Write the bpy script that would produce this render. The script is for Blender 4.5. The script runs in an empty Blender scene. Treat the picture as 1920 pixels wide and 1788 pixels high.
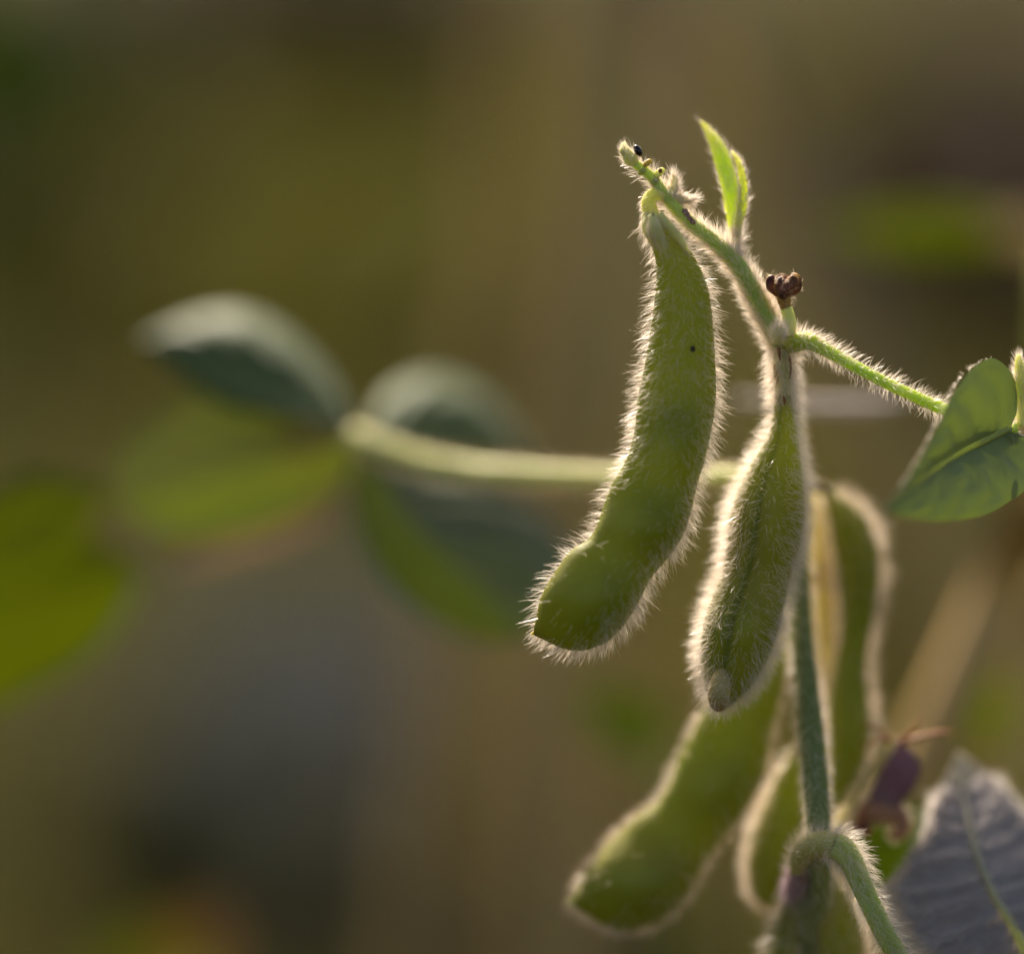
import bpy, math, random
import numpy as np
from mathutils import Vector

rng = np.random.default_rng(7)
random.seed(7)
SC = bpy.context.scene
COL = SC.collection

# ------------------------------------------------------------------ camera
FOC = 0.306                      # focus distance (m)
PITCH = math.radians(14)
LENS, SENS = 100.0, 36.0
TGT = np.array([0.0, 0.0, 0.56])
FWD = np.array([0.0, math.cos(PITCH), -math.sin(PITCH)])
UP = np.array([0.0, math.sin(PITCH), math.cos(PITCH)])
RT = np.array([1.0, 0.0, 0.0])
CAM = TGT - FOC * FWD
cd = bpy.data.cameras.new('camera')
cam = bpy.data.objects.new('camera', cd)
COL.objects.link(cam)
cam.location = CAM
cam.rotation_euler = (math.pi / 2 - PITCH, 0, 0)
cd.lens, cd.sensor_width = LENS, SENS
cd.clip_start, cd.clip_end = 0.01, 500
cd.dof.use_dof = True
cd.dof.focus_distance = FOC
cd.dof.aperture_fstop = 2.8
SC.camera = cam

# ------------------------------------------------------------------ light
SUN_AZ, SUN_EL = math.radians(-14), math.radians(36)
w = bpy.data.worlds.new("World")
SC.world = w
w.use_nodes = True
nt = w.node_tree
sky = nt.nodes.new('ShaderNodeTexSky')
sky.sky_type = 'NISHITA'
sky.sun_disc = False
sky.sun_elevation = SUN_EL
sky.sun_rotation = SUN_AZ
sky.dust_density = 7.0
sky.ozone_density = 0.3
nt.links.new(sky.outputs[0], nt.nodes['Background'].inputs[0])
nt.nodes['Background'].inputs[1].default_value = 0.09
sd = bpy.data.lights.new('sun', 'SUN')
sun = bpy.data.objects.new('sun', sd)
COL.objects.link(sun)
sd.energy = 5.0
sd.angle = math.radians(0.5)
sd.color = (1.0, 0.86, 0.70)
sv = Vector((math.sin(SUN_AZ) * math.cos(SUN_EL), math.cos(SUN_AZ) * math.cos(SUN_EL), math.sin(SUN_EL)))
sun.rotation_euler = sv.to_track_quat('Z', 'Y').to_euler()
sun.location = (0, 0, 3)
SC.view_settings.view_transform = 'Standard'
SC.view_settings.look = 'None'
SC.view_settings.exposure = 0.95
SC.cycles.transparent_max_bounces = 24
SC.cycles.max_bounces = 8
SC.cycles.transmission_bounces = 6
SC.cycles.use_denoising = True
SC.cycles.use_adaptive_sampling = False
SC.cycles.sample_clamp_indirect = 4.0


# ------------------------------------------------------------------ helpers
PXM = SENS / LENS / 1920.0


def P(px, py, off=0.0):
    """point seen at photo pixel (px,py), off millimetres behind the focus plane"""
    d = FOC + off / 1000.0
    return CAM + d * FWD + RT * ((px - 960) * PXM * d) - UP * ((py - 894) * PXM * d)


def R(rpx, off=0.0):
    return rpx * PXM * (FOC + off / 1000.0)


def G(px, py, z=0.0):
    r = FWD + RT * ((px - 960) * PXM) - UP * ((py - 894) * PXM)
    t = (z - CAM[2]) / r[2]
    return CAM + r * t


def spline(pts, n, closed=False):
    """Catmull-Rom resample of rows of pts, even in arc length of the first 3 columns"""
    p = np.asarray(pts, float)
    if len(p) == 2:
        t = np.linspace(0, 1, n)[:, None]
        return p[0] * (1 - t) + p[1] * t
    q = np.vstack([2 * p[0] - p[1], p, 2 * p[-1] - p[-2]])
    out = []
    for i in range(len(p) - 1):
        a, b, c, d = q[i:i + 4]
        t = np.linspace(0, 1, 24, endpoint=False)[:, None]
        out.append(0.5 * (2 * b + (c - a) * t + (2 * a - 5 * b + 4 * c - d) * t ** 2 + (3 * b - a - 3 * c + d) * t ** 3))
    out = np.vstack(out + [p[-1:]])
    s = np.concatenate([[0], np.cumsum(np.linalg.norm(np.diff(out[:, :3], axis=0), axis=1))])
    u = np.linspace(0, s[-1], n)
    return np.stack([np.interp(u, s, out[:, k]) for k in range(out.shape[1])], 1)


def unit(v):
    return v / np.maximum(np.linalg.norm(v, axis=-1, keepdims=True), 1e-12)


def mesh_obj(name, verts, faces, mat, parent=None, smooth=True, attrs=None):
    verts = np.asarray(verts, float)
    me = bpy.data.meshes.new(name)
    o = bpy.data.objects.new(name, me)
    COL.objects.link(o)
    if parent is not None:
        o.parent = parent
        base = np.array(WORLD.get(parent.name, (0, 0, 0)))
        verts = verts - base
        WORLD[o.name] = tuple(base)
    if isinstance(faces, np.ndarray):
        nf, k = faces.shape
        me.vertices.add(len(verts))
        me.vertices.foreach_set('co', verts.astype(np.float32).ravel())
        me.loops.add(nf * k)
        me.loops.foreach_set('vertex_index', faces.astype(np.int32).ravel())
        me.polygons.add(nf)
        me.polygons.foreach_set('loop_start', np.arange(0, nf * k, k, dtype=np.int32))
        me.update(calc_edges=True)
    else:
        me.from_pydata(verts.tolist(), [], faces)
        me.update()
    if smooth:
        me.polygons.foreach_set('use_smooth', [True] * len(me.polygons))
    for an, av in (attrs or {}).items():
        a = me.attributes.new(an, 'FLOAT', 'POINT')
        a.data.foreach_set('value', np.asarray(av, np.float32))
    if mat:
        me.materials.append(mat)
    return o


WORLD = {}


def thing(name, loc, label, cat, group=None):
    o = bpy.data.objects.new(name, None)
    COL.objects.link(o)
    o.location = loc
    o.empty_display_size = 0.02
    WORLD[o.name] = tuple(loc)
    o['label'], o['category'] = label, cat
    if group:
        o['group'] = group
    return o


def grid_faces(n, m, closed=True):
    mm = m if closed else m - 1
    i, j = np.meshgrid(np.arange(n - 1), np.arange(mm), indexing='ij')
    j2 = (j + 1) % m
    return np.stack([i * m + j, i * m + j2, (i + 1) * m + j2, (i + 1) * m + j], -1).reshape(-1, 4)


def grid_obj(name, grid, mat, parent, caps=True, closed=True, attrs=None):
    n, m = grid.shape[:2]
    f = [tuple(x) for x in grid_faces(n, m, closed).tolist()]
    v = grid.reshape(-1, 3)
    along = np.repeat(np.linspace(0, 1, n), m)
    across = np.tile(np.linspace(0, 1, m), n)
    if closed and caps:
        v = np.vstack([v, grid[0].mean(0), grid[-1].mean(0)])
        k0, k1 = n * m, n * m + 1
        for j in range(m):
            f.append((k0, (j + 1) % m, j))
            f.append((k1, (n - 1) * m + j, (n - 1) * m + (j + 1) % m))
        along = np.append(along, [0, 1])
        across = np.append(across, [.5, .5])
    a = {'along': along, 'across': across}
    a.update(attrs or {})
    return mesh_obj(name, v, f, mat, parent, True, a)


def loft_grid(sections, n=70, m=40, depth=0.7, shape=None):
    """sections: (Lx,Ly,Rx,Ry,off) seen left and right edges; depth = thickness / width"""
    s = [np.concatenate([(P(a, b, o) + P(c, d, o)) / 2, (P(c, d, o) - P(a, b, o)) / 2]) for a, b, c, d, o in sections]
    s = spline(s, n)
    c, u = s[:, :3], s[:, 3:]
    view = unit(c - CAM)
    hw = np.linalg.norm(u, axis=1)
    t = np.linspace(0, 1, n)
    dv = depth(t) if callable(depth) else np.full(n, depth)
    th = np.linspace(0, 2 * np.pi, m, endpoint=False)
    T, TH = np.meshgrid(t, th, indexing='ij')
    rad = shape(T, TH) if shape else np.ones_like(T)
    g = c[:, None] + u[:, None] * (np.cos(TH) * rad)[..., None] + (view * (hw * dv)[:, None])[:, None] * (np.sin(TH) * rad)[..., None]
    return g


def frames(p):
    t = unit(np.gradient(p, axis=0))
    a = np.zeros_like(p)
    ref = FWD - t[0] * (FWD @ t[0])
    if np.linalg.norm(ref) < 1e-3:
        ref = RT - t[0] * (RT @ t[0])
    a[0] = ref / np.linalg.norm(ref)
    for i in range(1, len(p)):
        v = a[i - 1] - t[i] * (a[i - 1] @ t[i])
        a[i] = v / np.linalg.norm(v)
    return t, a, np.cross(t, a)


def tube_grid_w(pw, rw, n=40, m=14, shape=None):
    s = spline(np.hstack([np.asarray(pw), np.asarray(rw)[:, None]]), n)
    p, r = s[:, :3], np.maximum(s[:, 3], 1e-5)
    t, a, b = frames(p)
    th = np.linspace(0, 2 * np.pi, m, endpoint=False)
    T, TH = np.meshgrid(np.linspace(0, 1, n), th, indexing='ij')
    rad = (shape(T, TH) if shape else 1.0) * r[:, None]
    return p[:, None] + a[:, None] * (np.cos(TH) * rad)[..., None] + b[:, None] * (np.sin(TH) * rad)[..., None]


def tube_grid(path, n=40, m=14, shape=None):
    """path rows (px,py,off,radius_px)"""
    return tube_grid_w([P(x, y, o) for x, y, o, r in path], [R(r, o) for x, y, o, r in path], n, m, shape)


def tube(name, path, mat, parent, n=40, m=14, shape=None, attrs=None):
    g = tube_grid(path, n, m, shape)
    return grid_obj(name, g, mat, parent), g


def ellipsoid(name, c, ax, mat, parent, n=14, m=18, bump=0.0):
    """ax: 3 axis vectors"""
    th = np.linspace(0.02, np.pi - 0.02, n)
    ph = np.linspace(0, 2 * np.pi, m, endpoint=False)
    T, PH = np.meshgrid(th, ph, indexing='ij')
    k = 1 + bump * np.sin(3 * PH + 2 * T) * np.sin(T)
    g = c + np.multiply.outer(np.cos(T), ax[0]) + np.multiply.outer(np.sin(T) * np.cos(PH) * k, ax[1]) + np.multiply.outer(np.sin(T) * np.sin(PH) * k, ax[2])
    return grid_obj(name, g, mat, parent)


def env0(t):
    return np.sin(np.pi * np.clip(t, 0.02, 0.98)) ** 0.5


def leaf_grid(mid, left, right, n=60, m=13, cup=0.0, veins=7, amp=0.0, wob=0.0, fwd=0.35, curl=0.0):
    """mid/left/right: rows (px,py,off) from base to tip"""
    M = spline([P(*q) for q in mid], n)
    L = spline([P(*q) for q in left], n)
    Rr = spline([P(*q) for q in right], n)
    vs = np.linspace(-1, 1, 2 * m - 1)
    t = np.linspace(0, 1, n)
    g = np.zeros((n, 2 * m - 1, 3))
    for k, v in enumerate(vs):
        E = L if v < 0 else Rr
        g[:, k] = M + (E - M) * abs(v)
    nrm = unit(np.cross(np.gradient(g, axis=0), np.gradient(g, axis=1)))
    V = np.abs(vs)[None, :]
    Tt = t[:, None]
    ph = (Tt - fwd * V + 0.018 * np.sin(17 * Tt + 2.1 * vs[None, :]) + 0.012 * np.sin(41 * Tt + 3 * vs[None, :] + 1)) * veins * 2 * np.pi
    env = np.sin(np.pi * np.clip(V, 0, 1)) ** 0.6 * np.sin(np.pi * np.clip(Tt * 0.96 + 0.02, 0, 1)) ** 0.5
    wid = np.linalg.norm(L - Rr, axis=1)[:, None]
    d = cup * wid * np.sin(np.pi * V / 2 + 0 * Tt) + amp * env * np.abs(np.sin(ph / 2)) + wob * wid * np.sin(5 * Tt + 3 * vs[None, :]) * V
    g = g + nrm * d[..., None]
    return g + (FWD * 0.8 + UP * 0.1) * (curl * (V ** 5) * env0(Tt))[..., None]


def hairs(name, grid, mat, parent, n, length, rad=4.0e-5, cn=0.85, ct=0.35, cb=0.0, rand=0.25, bend=0.35, bendv=None,
          closed=True, weight=None, front=None, seg=3, both=False, edge=False):
    N, M = grid.shape[:2]
    ext = np.concatenate([grid, grid[:, :1]], 1) if closed else grid
    du = np.gradient(ext, axis=0)
    dv = np.gradient(ext, axis=1)
    nr = unit(np.cross(dv, du))
    cen = ext.mean(1, keepdims=True)
    if closed and (nr * (ext - cen)).sum() < 0:
        nr = -nr
    a = np.linalg.norm(np.cross(ext[1:, :-1] - ext[:-1, :-1], ext[:-1, 1:] - ext[:-1, :-1]), axis=-1)
    if front is not None:
        aa = (np.arange(a.shape[1]) + .5) / a.shape[1]
        a = a * (1 - front[1] * np.exp(-((aa - front[0]) / 0.17) ** 2))[None, :]
    if weight is not None:
        tt = (np.arange(N - 1) + .5) / (N - 1)
        aa = (np.arange(a.shape[1]) + .5) / a.shape[1]
        a = a * weight(tt[:, None], aa[None, :])
    pr = (a / a.sum()).ravel()
    idx = rng.choice(len(pr), n, p=pr)
    i, j = idx // a.shape[1], idx % a.shape[1]
    fu, fv = rng.random((n, 1)), rng.random((n, 1))

    def bil(A):
        return (A[i, j] * (1 - fu) * (1 - fv) + A[i + 1, j] * fu * (1 - fv) + A[i, j + 1] * (1 - fu) * fv + A[i + 1, j + 1] * fu * fv)
    p, nn, tu, tb = bil(ext), unit(bil(nr)), unit(bil(du)), unit(bil(dv))
    if both:
        nn = nn * np.where(rng.random((n, 1)) < .5, -1, 1)
    d = unit(nn * cn + tu * ct + tb * cb + rng.normal(0, rand, (n, 3)))
    L = (length * (0.62 + 0.58 * rng.random((n, 1))))
    if callable(weight) and hasattr(weight, 'len'):
        L = L * weight.len((i + fu[:, 0]) / (N - 1))[:, None]
    bv = tu * bend + rng.normal(0, 0.18, (n, 3)) if bendv is None else np.asarray(bendv) * bend + rng.normal(0, 0.22, (n, 3))
    K = seg
    us = np.linspace(0, 1, K + 1)
    pts = np.stack([p + d * L * u + bv * L * u * u for u in us], 1)      # n,K+1,3
    tng = unit(pts[:, -1] - pts[:, 0])
    ax = unit(np.cross(tng, unit(rng.normal(0, 1, (n, 3)))))
    bx = np.cross(tng, ax)
    rr = rad * 0.59 * (0.75 + 0.5 * rng.random((n, 1)))
    vv = []
    for k in range(K):
        rk = rr * (1 - 0.65 * us[k])
        for q in range(3):
            an = q * 2 * np.pi / 3
            vv.append(pts[:, k] + (ax * math.cos(an) + bx * math.sin(an)) * rk)
    vv.append(pts[:, K])
    verts = np.stack(vv, 1)
    nv = 3 * K + 1
    f = []
    for k in range(K - 1):
        for q in range(2):
            A, B = 3 * k + q, 3 * k + (q + 1) % 3
            f += [(A, B, B + 3), (A, B + 3, A + 3)]
    for q in range(2):
        f.append((3 * (K - 1) + q, 3 * (K - 1) + (q + 1) % 3, 3 * K))
    f = np.array(f)
    faces = (f[None] + (np.arange(n) * nv)[:, None, None]).reshape(-1, 3)
    o = mesh_obj(name, verts.reshape(-1, 3), faces, mat, parent, True)
    o['kind'] = 'stuff'
    return o


# ------------------------------------------------------------------ materials
def nodes_mat(name):
    m = bpy.data.materials.new(name)
    m.use_nodes = True
    t = m.node_tree
    t.nodes.clear()
    out = t.nodes.new('ShaderNodeOutputMaterial')
    return m, t, out


def N(t, kind, **kw):
    n = t.nodes.new(kind)
    for k, v in kw.items():
        if k.startswith('i_'):
            n.inputs[k[2:].replace('_', ' ')].default_value = v
        else:
            setattr(n, k, v)
    return n


def c4(c):
    return (c[0], c[1], c[2], 1)


def ramp(t, fac, stops):
    r = N(t, 'ShaderNodeValToRGB')
    el = r.color_ramp.elements
    while len(el) < len(stops):
        el.new(0.5)
    for e, (p, c) in zip(el, stops):
        e.position, e.color = p, c4(c)
    t.links.new(fac, r.inputs[0])
    return r.outputs[0]


def mixc(t, fac, a, b):
    m = N(t, 'ShaderNodeMix', data_type='RGBA')
    for s, v in ((m.inputs[0], fac), (m.inputs[6], a), (m.inputs[7], b)):
        if hasattr(v, 'is_linked'):
            t.links.new(v, s)
        elif isinstance(v, (int, float)):
            s.default_value = v
        else:
            s.default_value = c4(v)
    return m.outputs[2]


def noise(t, scale, detail=3, rough=0.55, dist=0.0, coord='Object'):
    tc = N(t, 'ShaderNodeTexCoord')
    n = N(t, 'ShaderNodeTexNoise')
    n.inputs['Scale'].default_value = scale
    n.inputs['Detail'].default_value = detail
    n.inputs['Roughness'].default_value = rough
    n.inputs['Distortion'].default_value = dist
    t.links.new(tc.outputs[coord], n.inputs['Vector'])
    return n.outputs['Fac']


def attr(t, name):
    a = N(t, 'ShaderNodeAttribute', attribute_name=name)
    return a.outputs['Fac']


def bump(t, h, strength=0.3, dist=0.0005):
    b = N(t, 'ShaderNodeBump')
    b.inputs['Strength'].default_value = strength
    b.inputs['Distance'].default_value = dist
    t.links.new(h, b.inputs['Height'])
    return b.outputs[0]


def m_hair(name, col, trans=0.25):
    m, t, out = nodes_mat(name)
    d = N(t, 'ShaderNodeBsdfDiffuse')
    d.inputs[0].default_value = c4(col)
    tr = N(t, 'ShaderNodeBsdfTranslucent')
    tr.inputs[0].default_value = c4(col)
    gl = N(t, 'ShaderNodeBsdfAnisotropic') if False else N(t, 'ShaderNodeBsdfGlossy')
    gl.inputs['Color'].default_value = (1, 1, 1, 1)
    gl.inputs['Roughness'].default_value = 0.35
    tp = N(t, 'ShaderNodeBsdfTransparent')
    a = N(t, 'ShaderNodeMixShader')
    a.inputs[0].default_value = 0.7
    b = N(t, 'ShaderNodeMixShader')
    b.inputs[0].default_value = 0.18
    c = N(t, 'ShaderNodeMixShader')
    c.inputs[0].default_value = trans
    t.links.new(d.outputs[0], a.inputs[1]); t.links.new(tr.outputs[0], a.inputs[2])
    t.links.new(a.outputs[0], b.inputs[1]); t.links.new(gl.outputs[0], b.inputs[2])
    t.links.new(b.outputs[0], c.inputs[1]); t.links.new(tp.outputs[0], c.inputs[2])
    t.links.new(c.outputs[0], out.inputs[0])
    return m


def m_flesh(name, stops, neck=None, tip=None, rough=0.45, sss=0.9, rad=(0.8, 1.0, 0.12), scale=0.009, nscale=260, spec=0.35, sheen=0.0, trans=0.0):
    """juicy plant skin: stops = dark..light colours; neck/tip colours near the ends (attribute along)"""
    m, t, out = nodes_mat(name)
    p = N(t, 'ShaderNodeBsdfPrincipled')
    col = ramp(t, noise(t, nscale, 4, 0.6), [(0.3, stops[0]), (0.7, stops[1])])
    if len(stops) > 2:
        f2 = ramp(t, noise(t, nscale * 0.22, 2, 0.5, 0.6), [(0.45, (0, 0, 0)), (0.72, (1, 1, 1))])
        col = mixc(t, f2, col, stops[2])
    if neck:
        f = ramp(t, attr(t, 'along'), [(neck[1], (1, 1, 1)), (neck[2], (0, 0, 0))])
        col = mixc(t, f, col, neck[0])
    if tip:
        f = ramp(t, attr(t, 'along'), [(tip[1], (0, 0, 0)), (tip[2], (1, 1, 1))])
        col = mixc(t, f, col, tip[0])
    t.links.new(col, p.inputs['Base Color'])
    p.inputs['Roughness'].default_value = rough
    p.inputs['Specular IOR Level'].default_value = spec
    p.inputs['Subsurface Weight'].default_value = sss
    p.inputs['Subsurface Radius'].default_value = rad
    p.inputs['Subsurface Scale'].default_value = scale
    if sheen:
        p.inputs['Sheen Weight'].default_value = sheen
        p.inputs['Sheen Roughness'].default_value = 0.4
        p.inputs['Sheen Tint'].default_value = (1, .95, .88, 1)
    t.links.new(bump(t, noise(t, nscale * 5, 3), 0.35, 0.0002), p.inputs['Normal'])
    if trans:
        tr = N(t, 'ShaderNodeBsdfTranslucent')
        t.links.new(mixc(t, 0.5, col, (0.9, 0.85, 0.25)), tr.inputs[0])
        mx = N(t, 'ShaderNodeMixShader')
        mx.inputs[0].default_value = trans
        p.inputs['Subsurface Weight'].default_value = 0
        t.links.new(p.outputs[0], mx.inputs[1]); t.links.new(tr.outputs[0], mx.inputs[2])
        t.links.new(mx.outputs[0], out.inputs[0])
    else:
        t.links.new(p.outputs[0], out.inputs[0])
    return m


def m_leaf(name, stops, trans_col, trans=0.4, rough=0.5, sheen=0.0, nscale=90, spec=0.4, edge=None):
    m, t, out = nodes_mat(name)
    p = N(t, 'ShaderNodeBsdfPrincipled')
    col = ramp(t, noise(t, nscale, 4, 0.6), [(0.3, stops[0]), (0.7, stops[1])])
    if len(stops) > 2:
        f2 = ramp(t, noise(t, nscale * 0.5, 2, 0.5), [(0.55, (0, 0, 0)), (0.64, (1, 1, 1))])
        col = mixc(t, f2, col, stops[2])
    t.links.new(col, p.inputs['Base Color'])
    p.inputs['Roughness'].default_value = rough
    p.inputs['Specular IOR Level'].default_value = spec
    p.inputs['Sheen Weight'].default_value = sheen
    p.inputs['Sheen Roughness'].default_value = 0.35
    p.inputs['Sheen Tint'].default_value = (1, .95, .9, 1)
    tr = N(t, 'ShaderNodeBsdfTranslucent')
    tcol = mixc(t, noise(t, nscale * 0.7, 3), trans_col, tuple(x * 0.6 for x in trans_col))
    t.links.new(tcol, tr.inputs[0])
    mx = N(t, 'ShaderNodeMixShader')
    mx.inputs[0].default_value = trans
    nb = bump(t, noise(t, nscale * 8, 3), 0.3, 0.0002)
    t.links.new(nb, p.inputs['Normal'])
    t.links.new(p.outputs[0], mx.inputs[1]); t.links.new(tr.outputs[0], mx.inputs[2])
    t.links.new(mx.outputs[0], out.inputs[0])
    return m


def m_isl(name, stops, trans=0.3, rough=0.6):
    """foliage whose every blade takes its own colour"""
    m, t, out = nodes_mat(name)
    g = N(t, 'ShaderNodeNewGeometry')
    col = ramp(t, g.outputs['Random Per Island'], [(i / max(1, len(stops) - 1), s) for i, s in enumerate(stops)])
    p = N(t, 'ShaderNodeBsdfPrincipled')
    p.inputs['Roughness'].default_value = rough
    p.inputs['Specular IOR Level'].default_value = 0.06
    t.links.new(col, p.inputs['Base Color'])
    tr = N(t, 'ShaderNodeBsdfTranslucent')
    t.links.new(col, tr.inputs[0])
    mx = N(t, 'ShaderNodeMixShader')
    mx.inputs[0].default_value = trans
    t.links.new(p.outputs[0], mx.inputs[1]); t.links.new(tr.outputs[0], mx.inputs[2])
    t.links.new(mx.outputs[0], out.inputs[0])
    return m


def m_shell(name, stops, tcol, neck, tip, trans=0.5, nscale=260, seam=None):
    """thin hollow pod wall that lets the light through"""
    m, t, out = nodes_mat(name)
    p = N(t, 'ShaderNodeBsdfPrincipled')
    col = ramp(t, noise(t, nscale, 4, 0.6), [(0.3, stops[0]), (0.7, stops[1])])
    f2 = ramp(t, noise(t, nscale * 0.22, 2, 0.5, 0.6), [(0.45, (0, 0, 0)), (0.75, (1, 1, 1))])
    col = mixc(t, f2, col, stops[2])
    for c, a, b, inv in (neck + (1,), tip + (0,)):
        f = ramp(t, attr(t, 'along'), [(a, (inv,) * 3), (b, (1 - inv,) * 3)])
        col = mixc(t, f, col, c)
    col = mixc(t, attr(t, 'seed'), col, (0.42, 0.42, 0.06))  # soft highlight on the bulges, painted into the skin colour
    if seam:
        f = ramp(t, attr(t, 'across'), [(seam - .035, (0, 0, 0)), (seam - .012, (1, 1, 1)), (seam + .012, (1, 1, 1)), (seam + .035, (0, 0, 0))])
        col = mixc(t, f, col, (0.07, 0.13, 0.04))
    t.links.new(col, p.inputs['Base Color'])
    p.inputs['Roughness'].default_value = 0.42
    p.inputs['Specular IOR Level'].default_value = 0.35
    t.links.new(bump(t, noise(t, nscale * 5, 3), 0.4, 0.0002), p.inputs['Normal'])
    tr = N(t, 'ShaderNodeBsdfTranslucent')
    tc = mixc(t, f2, tcol, tuple(x * .75 for x in tcol))
    t.links.new(tc, tr.inputs[0])
    mx = N(t, 'ShaderNodeMixShader')
    mx.inputs[0].default_value = trans
    t.links.new(p.outputs[0], mx.inputs[1]); t.links.new(tr.outputs[0], mx.inputs[2])
    t.links.new(mx.outputs[0], out.inputs[0])
    return m


MH = m_hair('white_hair', (0.97, 0.87, 0.75))
MHT = m_hair('tan_hair', (0.92, 0.76, 0.58))
MHS = m_hair('silver_hair', (0.82, 0.755, 0.72))
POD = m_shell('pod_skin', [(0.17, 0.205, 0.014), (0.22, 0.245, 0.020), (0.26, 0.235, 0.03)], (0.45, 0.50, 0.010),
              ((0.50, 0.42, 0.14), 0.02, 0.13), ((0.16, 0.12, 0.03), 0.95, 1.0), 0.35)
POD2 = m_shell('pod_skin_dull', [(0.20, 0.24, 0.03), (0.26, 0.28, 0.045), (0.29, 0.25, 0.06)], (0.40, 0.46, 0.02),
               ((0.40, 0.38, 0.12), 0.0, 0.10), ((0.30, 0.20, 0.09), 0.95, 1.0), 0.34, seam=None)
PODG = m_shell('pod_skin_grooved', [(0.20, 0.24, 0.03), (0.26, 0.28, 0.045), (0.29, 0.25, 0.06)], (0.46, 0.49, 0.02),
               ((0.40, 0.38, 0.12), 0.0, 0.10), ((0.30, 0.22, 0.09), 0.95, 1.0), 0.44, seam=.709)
SUT = m_leaf('suture_skin', [(0.30, 0.26, 0.05), (0.36, 0.30, 0.07)], (0.60, 0.50, 0.08), 0.6, nscale=300)
STEM = m_flesh('stem_skin', [(0.34, 0.42, 0.07), (0.44, 0.50, 0.11), (0.50, 0.48, 0.15)], sss=.5, scale=.003)
STEMD = m_flesh('stem_skin_dark', [(0.16, 0.20, 0.04), (0.22, 0.26, 0.07)], sss=0.3, scale=0.002)
PETI = m_flesh('petiole_skin', [(0.26, 0.33, 0.05), (0.36, 0.41, 0.08)], sss=0.6, scale=0.004,
               neck=((0.38, 0.38, 0.03), 0.0, 0.25))
PALE = m_flesh('pale_sepal', [(0.58, 0.54, 0.18), (0.72, 0.66, 0.32)], sss=.5, scale=.003)
TAN = m_flesh('tan_pod_skin', [(0.50, 0.34, 0.22), (0.64, 0.46, 0.32)], sss=0.6, scale=0.006)
BROWN = m_flesh('dried_flower', [(0.07, 0.016, 0.008), (0.36, 0.12, 0.045)], sss=0.2, scale=0.001, rough=0.5, nscale=900)
ORANGE = m_flesh('dried_calyx', [(0.36, 0.20, 0.05), (0.45, 0.28, 0.07)], sss=0.4, scale=0.002)
PURPLE = m_leaf('withered_petal', [(0.16, 0.09, 0.10), (0.28, 0.17, 0.18)], (0.38, 0.22, 0.26), 0.35, nscale=300)
RUST = m_flesh('rust_thread', [(0.30, 0.07, 0.03), (0.38, 0.12, 0.05)], sss=0.3, scale=0.001)
SCAR = m_flesh('scar_skin', [(0.20, 0.08, 0.03), (0.28, 0.13, 0.05)], sss=0)
SPECK = m_flesh('dark_speck', [(0.02, 0.012, 0.01), (0.03, 0.02, 0.012)], sss=0, rough=0.6)
PURN = m_flesh('purple_node', [(0.24, 0.12, 0.11), (0.34, 0.20, 0.18)], sss=0.3, scale=0.002)
m, t, out = nodes_mat('glossy_bead')
p = N(t, 'ShaderNodeBsdfPrincipled')
p.inputs['Base Color'].default_value = (0.012, 0.004, 0.005, 1)
p.inputs['Roughness'].default_value = 0.08
t.links.new(p.outputs[0], out.inputs[0])
BEAD = m
LEAF = m_leaf('leaf_face', [(0.10, 0.17, 0.05), (0.15, 0.23, 0.08)], (0.16, 0.30, 0.03), 0.30, sheen=0.35)
LEAFS = m_leaf('leaf_silvery', [(0.075, 0.115, 0.045), (0.105, 0.145, 0.065)], (0.09, 0.13, 0.02), 0.28, rough=0.6, sheen=0.11, spec=0.15)
LEAFB = m_leaf('leaf_bright', [(0.06, 0.085, 0.006), (0.08, 0.105, 0.008)], (0.085, 0.112, 0.001), 0.35, spec=.1)
LEAFBR = m_leaf('leaf_blotched', [(0.12, 0.19, 0.04), (0.16, 0.23, 0.06), (0.30, 0.19, 0.07)], (0.10, 0.13, 0.01), 0.35, nscale=70)
LEAFG = m_leaf('leaf_grey', [(0.21, 0.21, 0.18), (0.33, 0.31, 0.28)], (0.50, 0.46, 0.38), 0.42, sheen=0.8, nscale=200)
LEAFH = m_leaf('leaf_two_toned', [(0.11, 0.145, 0.08), (0.15, 0.18, 0.11)], (0.045, 0.065, 0.001), 0.35, sheen=.35, spec=.3)
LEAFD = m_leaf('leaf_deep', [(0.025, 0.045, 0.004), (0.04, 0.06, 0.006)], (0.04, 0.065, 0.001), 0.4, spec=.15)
LEAFY = m_leaf('leaf_yellowing', [(0.08, 0.085, 0.005), (0.11, 0.10, 0.006)], (0.12, 0.115, 0.003), 0.4, spec=.1)
LEAFO = m_leaf('leaf_rusty', [(0.11, 0.06, 0.018), (0.15, 0.085, 0.03)], (0.14, 0.075, 0.015), 0.4, spec=.1)
STRAW = m_flesh('dry_stalk', [(0.46, 0.31, 0.12), (0.58, 0.40, 0.17)], sss=0.1, scale=0.002, nscale=60)
GREYT = m_flesh('grey_twig', [(0.48, 0.40, 0.35), (0.62, 0.52, 0.46)], sss=0.0, nscale=60)

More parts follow.
